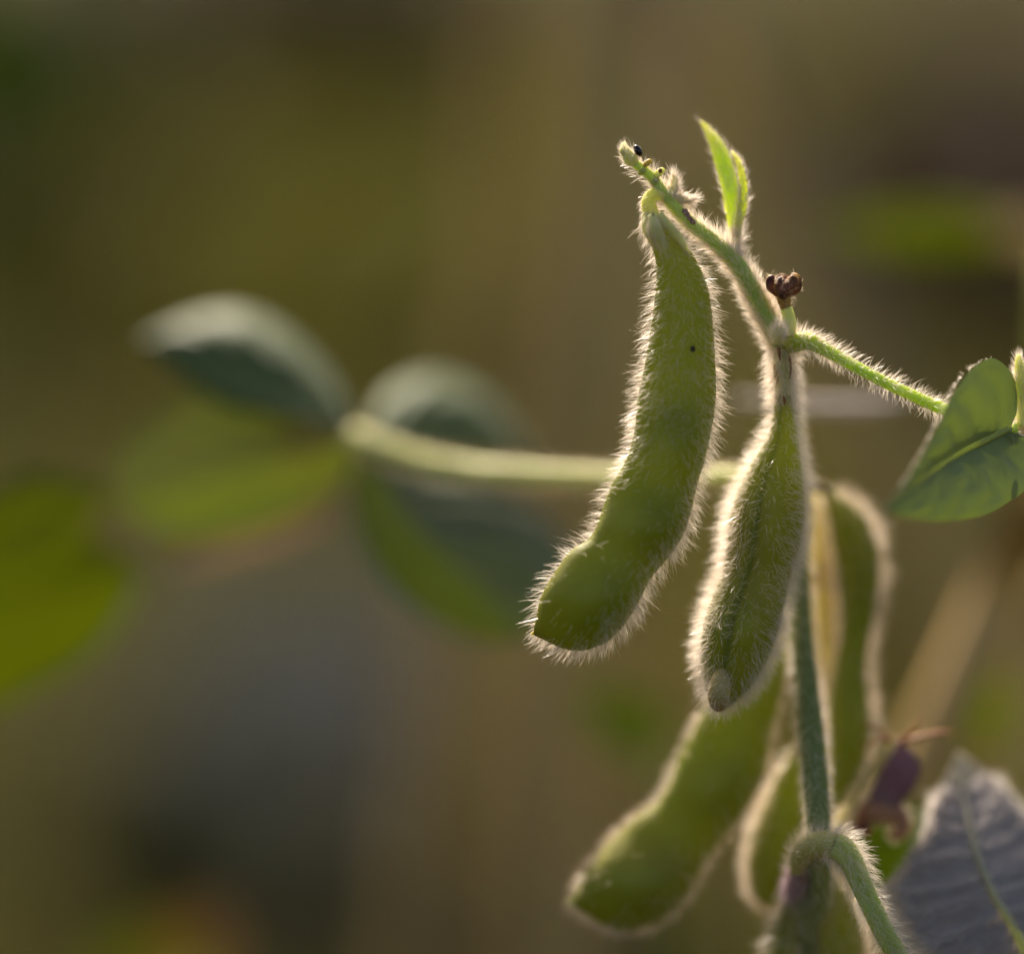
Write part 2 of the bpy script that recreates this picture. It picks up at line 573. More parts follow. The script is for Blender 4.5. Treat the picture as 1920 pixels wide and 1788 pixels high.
# ------------------------------------------------------------------ ground and field
m, t, out = nodes_mat('soil')
p = N(t, 'ShaderNodeBsdfPrincipled')
n1 = noise(t, 1.1, 5, 0.6, 0.4)
col = ramp(t, n1, [(0.30, (0.020, 0.017, 0.004)), (0.5, (0.033, 0.029, 0.005)), (0.72, (0.050, 0.044, 0.007))])
t.links.new(col, p.inputs['Base Color'])
p.inputs['Roughness'].default_value = 0.95
p.inputs['Specular IOR Level'].default_value = 0.03
t.links.new(bump(t, noise(t, 30, 6, 0.7), 0.8, 0.02), p.inputs['Normal'])
t.links.new(p.outputs[0], out.inputs[0])
SOIL = m
gx = np.concatenate([-np.geomspace(120, 1, 14), np.linspace(-0.9, 0.9, 12), np.geomspace(1, 120, 14)])
gy = np.concatenate([[-60, -20, -6, -2], np.linspace(-1, 9, 60), np.geomspace(10, 220, 14)])
X, Y = np.meshgrid(gx, gy, indexing='ij')
Z = 0.02 * np.sin(X * 3.1 + 1) * np.sin(Y * 2.3) + 0.012 * np.sin(X * 7.7) * np.sin(Y * 6.1 + 2)
gg = np.stack([X, Y, Z], -1)
ground = mesh_obj('ground', gg.reshape(-1, 3), grid_faces(len(gx), len(gy), False), SOIL)
ground['kind'] = 'structure'


def blades(name, centers, mat, n, spread, hgt, wid, lean=0.5, droop=0.4):
    """upright grass blades / strappy leaves scattered round centres -> one mesh"""
    c = np.asarray(centers)[rng.integers(0, len(centers), n)]
    ang = rng.random(n) * 2 * np.pi
    r = np.sqrt(rng.random(n))
    sp = np.asarray(spread)
    pos = c + np.stack([np.cos(ang) * r * sp[0], np.sin(ang) * r * sp[1], 0 * r], 1)
    pos[:, 2] = -0.01
    h = hgt * (0.4 + 0.8 * rng.random((n, 1)))
    a = rng.random(n) * 2 * np.pi
    dirv = np.stack([np.cos(a), np.sin(a), 0 * a], 1)
    side = np.stack([-np.sin(a), np.cos(a), 0 * a], 1)
    ws = wid * (0.5 + rng.random((n, 1)))
    rows = []
    for u, k in ((0, .7), (.4, 1), (.75, .7)):
        q = pos + np.array([0, 0, 1.]) * h * (u - droop * u * u * 0.5) + dirv * h * lean * u * u
        rows += [q - side * ws * k * .5, q + side * ws * k * .5]
    rows.append(pos + np.array([0, 0, 1.]) * h * (1 - droop * 0.5) + dirv * h * lean)
    v = np.stack(rows, 1)
    f = np.array([(0, 1, 3), (0, 3, 2), (2, 3, 5), (2, 5, 4), (4, 5, 6)])
    fa = (f[None] + (np.arange(n) * 7)[:, None, None]).reshape(-1, 3)
    o = mesh_obj(name, v.reshape(-1, 3), fa, mat)
    o['kind'] = 'stuff'
    return o


def leaflets(name, centers, mat, n, spread, size, z0=0.02, z1=0.3):
    """broad leaflets filling a low mound of foliage -> one mesh"""
    c = np.asarray(centers)[rng.integers(0, len(centers), n)]
    d = rng.normal(0, 1, (n, 3))
    d = unit(d) * rng.random((n, 1)) ** (1 / 3)
    pos = c + d * np.array([spread[0], spread[1], (z1 - z0) / 2]) + np.array([0, 0, (z0 + z1) / 2])
    nrm = unit(rng.normal(0, 0.6, (n, 3)) + np.array([0, 0, 0.8]))
    a = unit(np.cross(nrm, rng.normal(0, 1, (n, 3))))
    b = np.cross(nrm, a)
    s = size * (0.6 + 0.8 * rng.random((n, 1)))
    prof = [(-1, 0, 0), (-.4, .48, .06), (.25, .42, .05), (1, 0, -.15), (.25, -.42, .05), (-.4, -.48, .06)]
    v = np.stack([pos + a * s * x + b * s * y + nrm * s * z for x, y, z in prof], 1)
    f = np.array([(0, 1, 5), (1, 2, 4), (1, 4, 5), (2, 3, 4)])
    fa = (f[None] + (np.arange(n) * 6)[:, None, None]).reshape(-1, 3)
    o = mesh_obj(name, v.reshape(-1, 3), fa, mat)
    o['kind'] = 'stuff'
    return o


F_OLIVE = m_isl('olive_foliage', [(0.11, 0.106, 0.004), (0.16, 0.147, 0.006), (0.11, 0.122, 0.004), (0.17, 0.147, 0.007)], 0.35)
F_GREEN = m_isl('green_foliage', [(0.018, 0.026, 0.001), (0.028, 0.036, 0.001), (0.03, 0.033, 0.001)], 0.35)
F_STRAW = m_isl('straw_blades', [(0.20, 0.145, 0.05), (0.26, 0.19, 0.07), (0.18, 0.12, 0.04)], 0.3)
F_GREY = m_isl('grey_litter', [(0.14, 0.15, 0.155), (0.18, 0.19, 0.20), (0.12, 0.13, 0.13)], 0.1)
F_DARK = m_isl('brown_litter', [(0.036, 0.019, 0.006), (0.052, 0.029, 0.010), (0.046, 0.026, 0.007)], 0.1)

field = [(x, y, 0) for x in np.linspace(-3.2, 3.2, 17) for y in np.linspace(0.9, 9, 20)]
blades('field_grass', field, F_OLIVE, 12000, (0.35, 0.35), 0.10, 0.012)


def mound(name, pix, mat, n, wpx, size, h=0.25, flat=0.3):
    """a low bank of foliage wherever the lines of sight pix meet it"""
    c = [G(px, py, h * 0.5) * np.array([1, 1, 0]) for px, py in pix]
    d = np.mean([np.linalg.norm(q - CAM) for q in c])
    return leaflets(name, c, mat, n, (wpx * PXM * d, flat), size, 0.0, h)


mound('green_weeds', [(20, 60), (-60, 240), (100, 120)], F_GREEN, 800, 130, 0.05, 0.4)
mound('olive_weeds', [(640, 330), (520, 430), (760, 480), (880, 560), (400, 380)], F_OLIVE, 1500, 170, 0.045, 0.16)
mound('brown_weeds', [(560, -10), (740, -20), (420, -30), (860, -20)], F_DARK, 1800, 160, 0.05, 0.4)
mound('brown_litter', [(1850, 60), (1800, 260), (1900, 160), (1880, 420), (1700, 330)], F_DARK, 1500, 260, 0.05, 0.25)
F_DKOLIVE = m_isl('dark_olive_litter', [(0.020, 0.024, 0.007), (0.034, 0.038, 0.011), (0.043, 0.045, 0.011)], 0.1)
mound('dark_litter', [(200, 820), (360, 1560), (480, 1620), (250, 1500), (900, 1720), (780, 1640), (1700, 1160), (1690, 1060), (1200, 1740)], F_DKOLIVE, 2400, 130, 0.03, 0.06, .1)  # low patches of darker, olive-toned litter
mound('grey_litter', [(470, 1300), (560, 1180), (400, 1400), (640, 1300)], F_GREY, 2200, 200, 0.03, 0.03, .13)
blades('straw_stubble', [G(1050, 1340), G(980, 1460), G(1000, 1560)], F_STRAW, 170, (0.12, 0.2), 0.06, 0.010)

# ------------------------------------------------------------------ the soybean plant
plant = thing('soybean_plant', (0.052, 0.02, 0.0),
              'hairy green soybean plant in front, with backlit pods hanging from its drooping stem', 'plant')


def part(o, label=None):
    if label:
        o['label'] = label
    return o


def suture(grid, cols, parent, mat, r=0.00014, i0=6, i1=-2):
    for c in cols:
        p = grid[i0:i1, c]
        p = p + unit(p - grid[i0:i1].mean(1)) * r * 0.3
        g = tube_grid_w(p[::3], np.full(len(p[::3]), r), 60, 8)
        grid_obj('suture', g, SUT, parent)


def gauss(t, c, s):
    return np.exp(-((t - c) / s) ** 2)


def seam_ridge(T, TH):
    a = np.angle(np.exp(1j * TH))
    b = np.angle(np.exp(1j * (TH - np.pi)))
    return 1 + (0.020 + 0.008 * np.sin(37 * T)) * (np.exp(-(a / .09) ** 2) + np.exp(-(b / .09) ** 2)) + 0.010 * np.sin(9 * T + 2 * TH) * np.sin(14 * T + TH)


def make_pod(label, sections, mat, hmat, nh, hl, depth, shape=None, n=80, m=48, sut=(0, 24), highlights=(), **hk):
    g = loft_grid(sections, n, m, depth, shape or seam_ridge)
    T, TH = np.meshgrid(np.linspace(0, 1, n), np.linspace(0, 2 * np.pi, m, endpoint=False), indexing='ij')
    painted_hi = np.zeros_like(T)  # mask of the pale highlights painted over each bulge
    for tc, lat in highlights:
        painted_hi += np.exp(-((T - tc) / .055) ** 2 - ((np.cos(TH) - lat) / .42) ** 2)
    o = part(grid_obj('pod', g, mat, plant, attrs={'seed': np.append(np.clip(painted_hi.ravel() * .62, 0, .62), [0, 0])}), label)
    hairs('pod_hair', g, hmat, o, nh, hl, **hk)
    return o, g


# --- pod 1: the long one in front
S1 = [(1207, 398, 1236, 398, 0), (1209, 428, 1261, 430, 0), (1222, 462, 1290, 464, 0), (1230, 495, 1310, 498, 0),
      (1230, 540, 1326, 538, 0), (1225, 590, 1334, 592, 0), (1217, 645, 1339, 648, 0), (1206, 705, 1341, 705, 0),
      (1195, 760, 1339, 762, 0), (1189, 815, 1331, 818, 0), (1174, 866, 1319, 868, 0), (1149, 908, 1306, 908, 0),
      (1134, 945, 1297, 952, 0), (1122, 980, 1283, 996, -.2), (1106, 1010, 1256, 1039, -.4), (1070, 1034, 1220, 1083, -.5),
      (1040, 1076, 1196, 1131, -.5), (1018, 1115, 1163, 1178, -.5), (1008, 1150, 1128, 1207, -.4), (1003, 1170, 1086, 1220, -.3),
      (1001, 1181, 1048, 1213, -.2), (1000, 1186, 1020, 1199, 0), (999, 1189, 1006, 1193, 0)]
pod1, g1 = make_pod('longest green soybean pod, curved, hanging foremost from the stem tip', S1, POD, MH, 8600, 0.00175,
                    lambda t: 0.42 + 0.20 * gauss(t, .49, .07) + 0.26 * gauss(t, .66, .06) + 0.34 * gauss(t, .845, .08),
                    cn=0.85, ct=0.25, cb=-.12, rand=0.2, bend=0.25, highlights=((.50, -.1), (.67, -.3), (.845, -.15)), rad=4.0e-5, weight=lambda t, a: 1 - (.45 + .535 * np.clip((t - .4) * 5, 0, 1)) * np.exp(-((a - .73 + .06 * np.clip((t - .4) * 5, 0, 1)) / (.18 + .04 * np.clip((t - .4) * 5, 0, 1))) ** 4))
ellipsoid('speck', P(1299, 654, -2.9), [R(5) * RT, R(6) * UP, R(3) * FWD], SPECK, pod1)
grid_obj('tip', tube_grid([(1006, 1184, 0, 6), (1000, 1187, 0, 3.5), (995, 1189, 0, 1.2)], 10, 8), ORANGE, pod1)

# --- pod 2: seen along its groove
TF = -math.acos(-0.34)


def groove(T, TH):
    d = np.angle(np.exp(1j * (TH - TF)))
    return 1 - 0.17 * np.exp(-(d / 0.17) ** 2) * np.clip(T * 6, 0, 1) * np.clip((1 - T) * 8, 0, 1) + 0.03 * np.exp(-((np.abs(d) - .38) / 0.2) ** 2)


S2 = [(1454, 742, 1484, 742, 2.5), (1450, 775, 1487, 775, 3), (1440, 818, 1493, 816, 3.6), (1411, 866, 1502, 864, 4.2),
      (1385, 918, 1507, 918, 4.5), (1369, 968, 1508, 966, 4.5), (1361, 1024, 1500, 1024, 4.5), (1357, 1068, 1485, 1072, 4.4),
      (1341, 1107, 1474, 1116, 4.2), (1325, 1150, 1465, 1158, 4.2), (1315, 1195, 1454, 1200, 4), (1314, 1238, 1438, 1240, 4),
      (1320, 1272, 1414, 1280, 3.6), (1324, 1298, 1390, 1306, 3), (1332, 1318, 1370, 1322, 2.6), (1342, 1328, 1358, 1329, 2.4)]
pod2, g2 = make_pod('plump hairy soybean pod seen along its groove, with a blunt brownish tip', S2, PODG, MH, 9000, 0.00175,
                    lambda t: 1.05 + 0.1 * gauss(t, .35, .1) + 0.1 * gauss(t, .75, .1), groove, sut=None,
                    cn=0.85, ct=0.2, rand=0.24, bend=0.2, rad=4.0e-5, front=(.72, .85), highlights=((.42, .3), (.74, .2)))
# combed hair along the groove, and the tip nub
hairs('groove_hair', g2[:, 27:33], MH, pod2, 420, 0.0016, cn=0.25, ct=0.9, rand=0.35, bend=0.1, closed=False, both=True)
nub, gn = tube('tip', [(1353, 1258, 1.2, 12), (1350, 1282, .4, 20), (1348, 1303, .2, 21), (1347, 1321, .7, 16), (1347, 1331, 1.2, 5)],
               m_flesh('tip_skin', [(0.36, 0.30, 0.10), (0.46, 0.36, 0.14)], sss=.3, scale=.002, tip=((.34, .20, .09), .55, .95)), pod2, 20, 18)
hairs('tip_hair', gn, MH, pod2, 260, 0.0010, cn=0.6, ct=0.3, rand=0.45)

SEED = m_flesh('seed_skin', [(0.30, 0.34, 0.05), (0.40, 0.42, 0.08)], sss=0.0)


def seeds(gr, ts, parent, k=0.42):
    n = gr.shape[0]
    for t in ts:
        i = int(t * (n - 1))
        c = gr[i].mean(0)
        ax = unit(gr[min(i + 2, n - 1)].mean(0) - gr[i - 2].mean(0))
        q = gr.shape[1] // 4
        u, v = (gr[i, 0] - gr[i, 2 * q]) / 2 * k, (gr[i, q] - gr[i, 3 * q]) / 2 * k
        ellipsoid('seed', c, [ax * np.linalg.norm(u) * 1.45, u, v], SEED, parent)


seeds(g1, (.46, .65, .84), pod1)
seeds(g2, (.40, .72), pod2)

# --- pod 3, right, out of focus behind
S3 = [(1541, 912, 1564, 918, 16), (1544, 940, 1594, 940, 16), (1551, 970, 1624, 968, 16), (1558, 1005, 1640, 1006, 16), (1566, 1050, 1648, 1050, 16),
      (1573, 1100, 1648, 1095, 16), (1577, 1150, 1639, 1150, 16), (1575, 1200, 1630, 1200, 16), (1562, 1260, 1624, 1250, 16),
      (1552, 1320, 1629, 1310, 16), (1550, 1380, 1632, 1370, 16), (1550, 1430, 1623, 1430, 16), (1548, 1480, 1606, 1484, 16),
      (1545, 1520, 1577, 1526, 16), (1543, 1545, 1560, 1548, 16)]
pod3, g3 = make_pod('slender wavy soybean pod behind the grooved pod, blurred, right of the lower stem', S3, POD, MHT, 3000, 0.0019,
                    lambda t: 0.9 + 0 * t, n=60, m=36, sut=(0, 18), cn=.95, ct=.15, rand=.2, rad=5e-5, bend=.1, front=(.75, .95))
# --- slim pale pod between
S3b = [(1512, 900, 1524, 900, 19), (1512, 950, 1540, 952, 19), (1514, 1020, 1552, 1020, 19), (1520, 1100, 1562, 1100, 19),
       (1526, 1170, 1567, 1170, 19), (1534, 1230, 1562, 1232, 19), (1540, 1285, 1552, 1286, 19), (1543, 1330, 1548, 1330, 19)]
pod3b, g3b = make_pod('slim pale tan soybean pod between the grooved pod and the wavy pod', S3b, TAN, MHT, 3600, 0.0012,
                      lambda t: 0.5 + 0 * t, n=44, m=28, sut=None, cn=.9, ct=.2, rand=.25, rad=5e-5)
# --- pod 4, lower left
S4 = [(1458, 1165, 1484, 1180, 13), (1428, 1190, 1480, 1220, 13), (1385, 1235, 1470, 1270, 12.5), (1340, 1300, 1456, 1330, 12), (1303, 1365, 1443, 1385, 12), (1276, 1420, 1434, 1440, 12), (1256, 1468, 1418, 1482, 12),
      (1231, 1508, 1390, 1530, 12), (1197, 1530, 1352, 1575, 12), (1160, 1563, 1322, 1614, 12), (1124, 1602, 1301, 1655, 11.7),
      (1099, 1638, 1280, 1690, 11.4), (1084, 1665, 1245, 1721, 11.2), (1076, 1680, 1203, 1738, 11), (1074, 1688, 1158, 1743, 11),
      (1074, 1692, 1112, 1722, 11), (1070, 1694, 1084, 1702, 11), (1066, 1691, 1070, 1695, 11)]
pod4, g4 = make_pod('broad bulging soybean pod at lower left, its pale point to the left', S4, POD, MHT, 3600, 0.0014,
                    lambda t: 0.52 + 0.18 * gauss(t, .45, .09) + 0.26 * gauss(t, .77, .1), n=70, m=44, sut=(0, 22), cn=.9, ct=.2, rand=.25, rad=4.6e-5, weight=lambda t, a: 1 - .97 * np.exp(-((a - .71) / .2) ** 4), highlights=((.46, -.1), (.775, -.15)))
grid_obj('tip', tube_grid([(1082, 1682, 11, 8), (1070, 1690, 11, 5), (1060, 1690, 11, 2)], 10, 8), PALE, pod4)
seeds(g4, (.45, .76), pod4)
# --- pod 5, dark, half hidden by the lower stem
S5 = [(1488, 1400, 1506, 1405, 13), (1466, 1440, 1512, 1450, 14), (1440, 1490, 1514, 1500, 15), (1420, 1535, 1510, 1540, 15), (1407, 1575, 1504, 1580, 15),
      (1401, 1615, 1496, 1622, 15), (1402, 1650, 1488, 1656, 15), (1411, 1678, 1478, 1682, 15), (1426, 1694, 1463, 1696, 15), (1440, 1701, 1448, 1701, 15)]
pod5, g5 = make_pod('short dark soybean pod half hidden behind the lower stem', S5, POD, MHT, 2200, 0.0013,
                    lambda t: 0.8 + 0 * t, n=50, m=36, sut=(0, 18), cn=.9, ct=.2, rand=.25, rad=4.6e-5, front=(.75, .95))
# --- pod 6, bottom, cut by the frame
S6 = [(1540, 1640, 1566, 1640, 9), (1534, 1680, 1590, 1676, 10), (1530, 1725, 1612, 1720, 11), (1530, 1780, 1622, 1775, 11), (1534, 1840, 1616, 1840, 11),
      (1545, 1900, 1600, 1900, 11), (1556, 1950, 1584, 1950, 11), (1566, 1970, 1572, 1970, 11)]
pod6, g6 = make_pod('green soybean pod at the bottom edge, below the fuzzy leaf joint', S6, POD, MHT, 2200, 0.0016,
                    lambda t: 0.8 + 0 * t, n=40, m=36, sut=(0, 18), cn=.9, ct=.2, rand=.25, rad=5e-5)
S7 = [(1488, 1660, 1500, 1664, 7), (1472, 1690, 1500, 1700, 8), (1456, 1730, 1498, 1740, 9), (1440, 1780, 1492, 1790, 9), (1425, 1840, 1486, 1850, 9),
      (1415, 1900, 1470, 1905, 9), (1420, 1950, 1440, 1952, 9)]
pod7, g7 = make_pod('narrow green soybean pod under the purple joint at the bottom edge', S7, POD, MH, 1000, 0.0017,
                    lambda t: 0.8 + 0 * t, n=40, m=32, sut=(0, 16), cn=.9, ct=.2, rand=.25, rad=5e-5)
S8 = [(1504, 1655, 1510, 1655, 14), (1502, 1700, 1521, 1700, 14), (1503, 1760, 1526, 1760, 14), (1506, 1840, 1526, 1840, 14), (1513, 1880, 1518, 1880, 14)]
pod8, g8 = make_pod('thin tan soybean pod hanging under the leaf joint at the bottom edge', S8, TAN, MHT, 700, 0.0010,
                    lambda t: 0.5 + 0 * t, n=30, m=22, sut=None, cn=.9, ct=.2, rand=.25, rad=4.5e-5)

PSK = m_flesh('back_stalk_skin', [(0.24, 0.20, 0.09), (0.32, 0.28, 0.12), (0.20, 0.10, 0.09)], sss=.3, scale=.002)
for q in ([(1488, 930, 12.4, 10), (1522, 912, 14.5, 10), (1552, 920, 16, 11)], [(1502, 1182, 9.8, 10), (1488, 1168, 12, 10), (1466, 1180, 13, 13)], [(1524, 1398, 6, 9), (1508, 1392, 10, 9), (1494, 1408, 13, 11)],
          [(1535, 1622, 5.5, 10), (1548, 1626, 7.5, 10), (1553, 1648, 9, 13)], [(1502, 1638, 6, 8), (1496, 1650, 6.6, 8), (1493, 1668, 7, 8)], [(1533, 1636, 6, 6), (1516, 1636, 11, 5), (1507, 1658, 14, 4)], [(1490, 916, 12.5, 7), (1506, 892, 17, 7), (1518, 906, 19, 6)]):
    grid_obj('pod_stalk', tube_grid(q, 16, 12), PSK, plant)

# --- raceme / top stem
rid = lambda T, TH: 1 + 0.06 * np.cos(5 * TH)
top = [(1178, 296, 0, 7), (1198, 312, 0, 9), (1222, 332, 0, 10), (1238, 354, 0, 11), (1262, 385, 0.2, 12), (1294, 418, .5, 13),
       (1336, 450, .8, 14), (1376, 488, 1.2, 16), (1404, 530, 1.6, 17), (1430, 580, 2, 18), (1452, 620, 2.3, 19), (1466, 655, 3.4, 17)]
stem, gs = tube('upper_stem', top, STEM, plant, 90, 20, rid)
part(stem, 'slender hairy upper stem arching to its tip')
hairs('stem_hair', gs, MH, stem, 5200, 0.0014, cn=.55, ct=-.6, rand=.22, rad=4.2e-5, bend=-.1, front=(.5, .8),
      weight=lambda t, a: 0.25 + 0.9 * t)
low = [(1466, 650, 3.6, 17), (1474, 720, 7, 18), (1484, 820, 11, 19), (1492, 950, 12.5, 20), (1497, 1080, 11.5, 21), (1505, 1220, 9, 22), (1518, 1340, 7, 23), (1528, 1440, 5.5, 23),
       (1535, 1540, 4.5, 22), (1536, 1610, 5, 24), (1532, 1700, 9, 24), (1522, 1850, 14, 25)]
lw = [P(x, y, o) for x, y, o, r in low] + [np.array([0.052, 0.022, 0.40]), np.array([0.050, 0.02, 0.2]), np.array([0.052, 0.02, -0.02])]
lr = [R(r, o) for x, y, o, r in low] + [0.0022, 0.0028, 0.0034]
gl_ = tube_grid_w(lw, lr, 700, 18, rid)
gl_ = np.concatenate([gl_[:130], gl_[130::19]])
lstem = part(grid_obj('lower_stem', gl_, STEMD, plant), 'thicker dark green lower stem behind the grooved pod')
hairs('stem_hair', gl_[:128], MH, lstem, 7500, 0.0013, cn=.65, ct=.6, rand=.25, rad=4.2e-5, bend=.1, front=(.5, .5))
# stem tip buds
tipb = part(grid_obj('stem_bud', tube_grid([(1192, 306, 0, 9), (1182, 298, -.2, 13), (1174, 286, -.2, 10), (1169, 276, -.1, 6), (1168, 268, 0, 2)], 20, 14), PALE, plant), 'pale frayed bud at the very tip of the stem')
gtb = tube_grid([(1192, 306, 0, 9), (1182, 298, -.2, 13), (1174, 286, -.2, 10), (1169, 276, -.1, 6), (1168, 268, 0, 2)], 20, 14)
hairs('bud_hair', gtb, MH, tipb, 260, 0.0006, cn=.5, ct=.7, rand=.4)
for q in ([(1172, 292, -.6, 3), (1166, 283, -.6, 4), (1166, 274, -.4, 1)], [(1186, 300, .3, 4), (1176, 280, .5, 5), (1171, 266, .6, 1)]):
    grid_obj('bud_scale', tube_grid(q, 10, 8), PALE, tipb)
bead = ellipsoid('dark_bead', P(1196, 283, -.3), [R(12) * unit(P(1204, 296) - P(1186, 270)), R(7.5) * unit(P(1196, 270) - P(1186, 280) + 0 * UP), R(8) * FWD], BEAD, plant)
part(bead, 'tiny glossy black bead beside the stem tip')
for (x, y, r, mt) in ((1214, 306, 9, ORANGE), (1236, 324, 11, PALE), (1204, 322, 8, STEM), (1228, 340, 9, STEM)):
    e = ellipsoid('flower_scar', P(x, y, -.5), [R(r) * unit(UP + .5 * RT), R(r * .8) * RT, R(r * .8) * FWD], mt, plant, bump=.15)
ellipsoid('flower_scar', P(1238, 320, -1.0), [R(5) * UP, R(4) * RT, R(3) * FWD], BROWN, plant)
for (x, y) in ((1288, 402), (1294, 410), (1284, 396), (1299, 416)):
    ellipsoid('flower_scar', P(x, y, -.35), [R(6) * unit(RT - UP), R(5) * unit(RT + UP), R(4) * FWD], PURN, plant, bump=.2)
# white fuzzy bracts
br = [[(1254, 372, .3, 8), (1262, 352, .5, 9), (1264, 338, .6, 6), (1262, 326, .6, 1.5)],
      [(1266, 376, .5, 7), (1276, 372, .4, 7), (1290, 376, .3, 5), (1302, 372, .2, 1.5)],
      [(1456, 640, -.6, 10), (1458, 628, -1.2, 13), (1461, 618, -1.3, 12), (1462, 608, -1.2, 6)]]
for q in br:
    g = tube_grid(q, 16, 12)
    o = part(grid_obj('bract', g, PALE, plant), 'small white woolly bract on the stem')
    hairs('bract_hair', g, MH, o, 420, 0.0012, cn=.3, ct=.9, rand=.3, bend=0.1)
# hooked stalk of pod 1 and its sepals
hook = [(1250, 372, .2, 11), (1238, 365, 0, 12), (1224, 366, -.1, 13), (1216, 380, 0, 14), (1219, 396, 0, 15), (1226, 412, 0, 17)]
o, g = tube('pod_stalk', hook, m_flesh('stalk_skin', [(0.54, 0.47, 0.14), (0.66, 0.57, 0.24)], sss=.6, scale=.004), plant, 30, 18)
part(o, 'pale yellow hooked stalk of the longest pod')
hairs('stalk_hair', g, MH, o, 300, 0.0006, cn=.8, ct=.3, rand=.3, front=(.5, .8))
ellipsoid('speck', P(1224, 402, -2.7), [R(2.5) * RT, R(3) * UP, R(2) * FWD], SPECK, o)
sep = [[(1211, 400, -.6, 7), (1211, 425, -1.0, 8), (1219, 448, -1.0, 6), (1224, 464, -.6, 1)],
       [(1222, 404, -1.8, 9), (1230, 430, -2.2, 12), (1240, 455, -2.0, 9), (1248, 476, -1.9, 1)],
       [(1236, 402, -.9, 8), (1252, 424, -1.2, 10), (1274, 448, -1.0, 8), (1294, 478, -.8, 1)]]
for q in sep:
    g = tube_grid(q, 20, 10)
    o = grid_obj('sepal', g, PALE, pod1)
    hairs('sepal_hair', g, MH, pod1, 150, 0.0010, cn=.35, ct=.85, rand=.25)
# stalk of pod 2
o, g = tube('pod_stalk', [(1466, 650, 2.4, 17), (1467, 690, 2.4, 17), (1468, 725, 2.6, 16), (1468, 752, 3, 16)], m_flesh('stalk_skin2', [(0.42, 0.43, 0.16), (0.52, 0.51, 0.24)], sss=.5, scale=.003), plant, 24, 18)
part(o, 'pale straight stalk of the grooved pod')
hairs('stalk_hair', g, MH, o, 1500, 0.0016, cn=.85, ct=.25, rand=.25)
for q in ([(1480, 668, .9, 3), (1483, 690, .8, 3), (1480, 712, .9, 1)], [(1460, 652, .6, 5), (1461, 664, .3, 4), (1463, 676, .6, 1)], [(1469, 744, .6, 3), (1471, 752, .5, 4), (1470, 760, .6, 1)]):
    grid_obj('scar', tube_grid([(a, b, c + .25, d * .75) for a, b, c, d in q], 10, 8), SCAR, o)
grid_obj('scar', tube_grid([(1452, 684, 1.6, 3), (1455, 705, 1.6, 4), (1458, 722, 1.8, 1)], 10, 8), ORANGE, o)

# two narrow young leaves at the top
LA = [(1366, 436, 1378, 446, 3), (1361, 400, 1384, 404, 3), (1356, 372, 1386, 366, 3), (1350, 342, 1383, 338, 3.2), (1342, 312, 1374, 308, 3.6), (1333, 282, 1362, 278, 4), (1325, 258, 1348, 256, 4.5), (1317, 238, 1332, 240, 5), (1312, 228, 1317, 228, 5.3)]
LB = [(1374, 448, 1386, 446, 2), (1378, 420, 1392, 418, 2), (1382, 396, 1399, 396, 2), (1386, 366, 1402, 366, 2), (1386, 340, 1400, 338, 2.2), (1381, 312, 1394, 312, 2.5), (1375, 295, 1386, 295, 2.8), (1370, 284, 1374, 283, 3)]
YL = m_flesh('young_leaf_skin', [(0.30, 0.42, 0.02), (0.40, 0.50, 0.04)], sss=.7, scale=.004, tip=((.50, .42, .16), .6, 1.0))
for S, lb in ((LA, 'taller narrow folded young leaf at the top of the stem'), (LB, 'shorter narrow young leaf beside the taller one at the top')):
    g = loft_grid(S, 40, 16, 0.45)
    o = part(grid_obj('young_leaf', g, YL, plant), lb)
    hairs('leaf_hair', g, MH, o, 600, 0.0009, cn=.55, ct=.7, rand=.25, weight=lambda t, a: 1.3 - t)
o, g = tube('leaf_stalk', [(1372, 478, 1.6, 9), (1376, 462, 2, 10), (1377, 446, 2.4, 10), (1378, 432, 2.6, 8)], PALE, plant, 14, 12)
hairs('stalk_hair', g, MH, o, 500, 0.0012, cn=.8, ct=.4, rand=.3)

# dried brown flower at the node
dry = bpy.data.objects.new('dried_flower', None)
COL.objects.link(dry)
dry.parent = plant
dry.empty_display_size = .005
WORLD['dried_flower'] = WORLD[plant.name]
part(dry, 'dried dark brown curled flower on a yellow stub above the node')
grid_obj('stub', tube_grid([(1477, 628, 1, 15), (1479, 606, .8, 14), (1478, 590, .8, 12), (1474, 578, .8, 11)], 16, 14), PALE, dry)
cup_ = [(1473, 582, .8, 8), (1471, 568, .8, 12), (1468, 552, .8, 15), (1466, 540, .8, 18)]
gc = tube_grid(cup_, 16, 14)
grid_obj('calyx', gc, ORANGE, dry)
hairs('calyx_hair', gc, MHT, dry, 120, 0.0007, cn=.8, ct=.4, rand=.4)
pet = [[(1456, 552, .2, 7), (1448, 536, -.2, 8), (1446, 524, -.2, 7), (1452, 520, -.4, 4)],
       [(1464, 550, -.8, 8), (1462, 536, -1.2, 8), (1464, 526, -1.2, 6), (1468, 518, -1, 2)],
       [(1474, 552, -.8, 9), (1480, 538, -1.3, 9), (1486, 526, -1.2, 8), (1480, 520, -1.4, 5)],
       [(1478, 552, .4, 8), (1490, 544, .2, 8), (1494, 530, .2, 7), (1488, 520, .4, 6), (1480, 521, .6, 3)],
       [(1468, 556, -1.2, 9), (1470, 544, -1.6, 9), (1468, 532, -1.4, 5)],
       [(1464, 548, 1.6, 8), (1460, 530, 2, 8), (1468, 520, 2, 6), (1476, 519, 2, 3)],
       [(1450, 530, .6, 3), (1444, 520, .8, 2), (1438, 518, .9, 1)]]
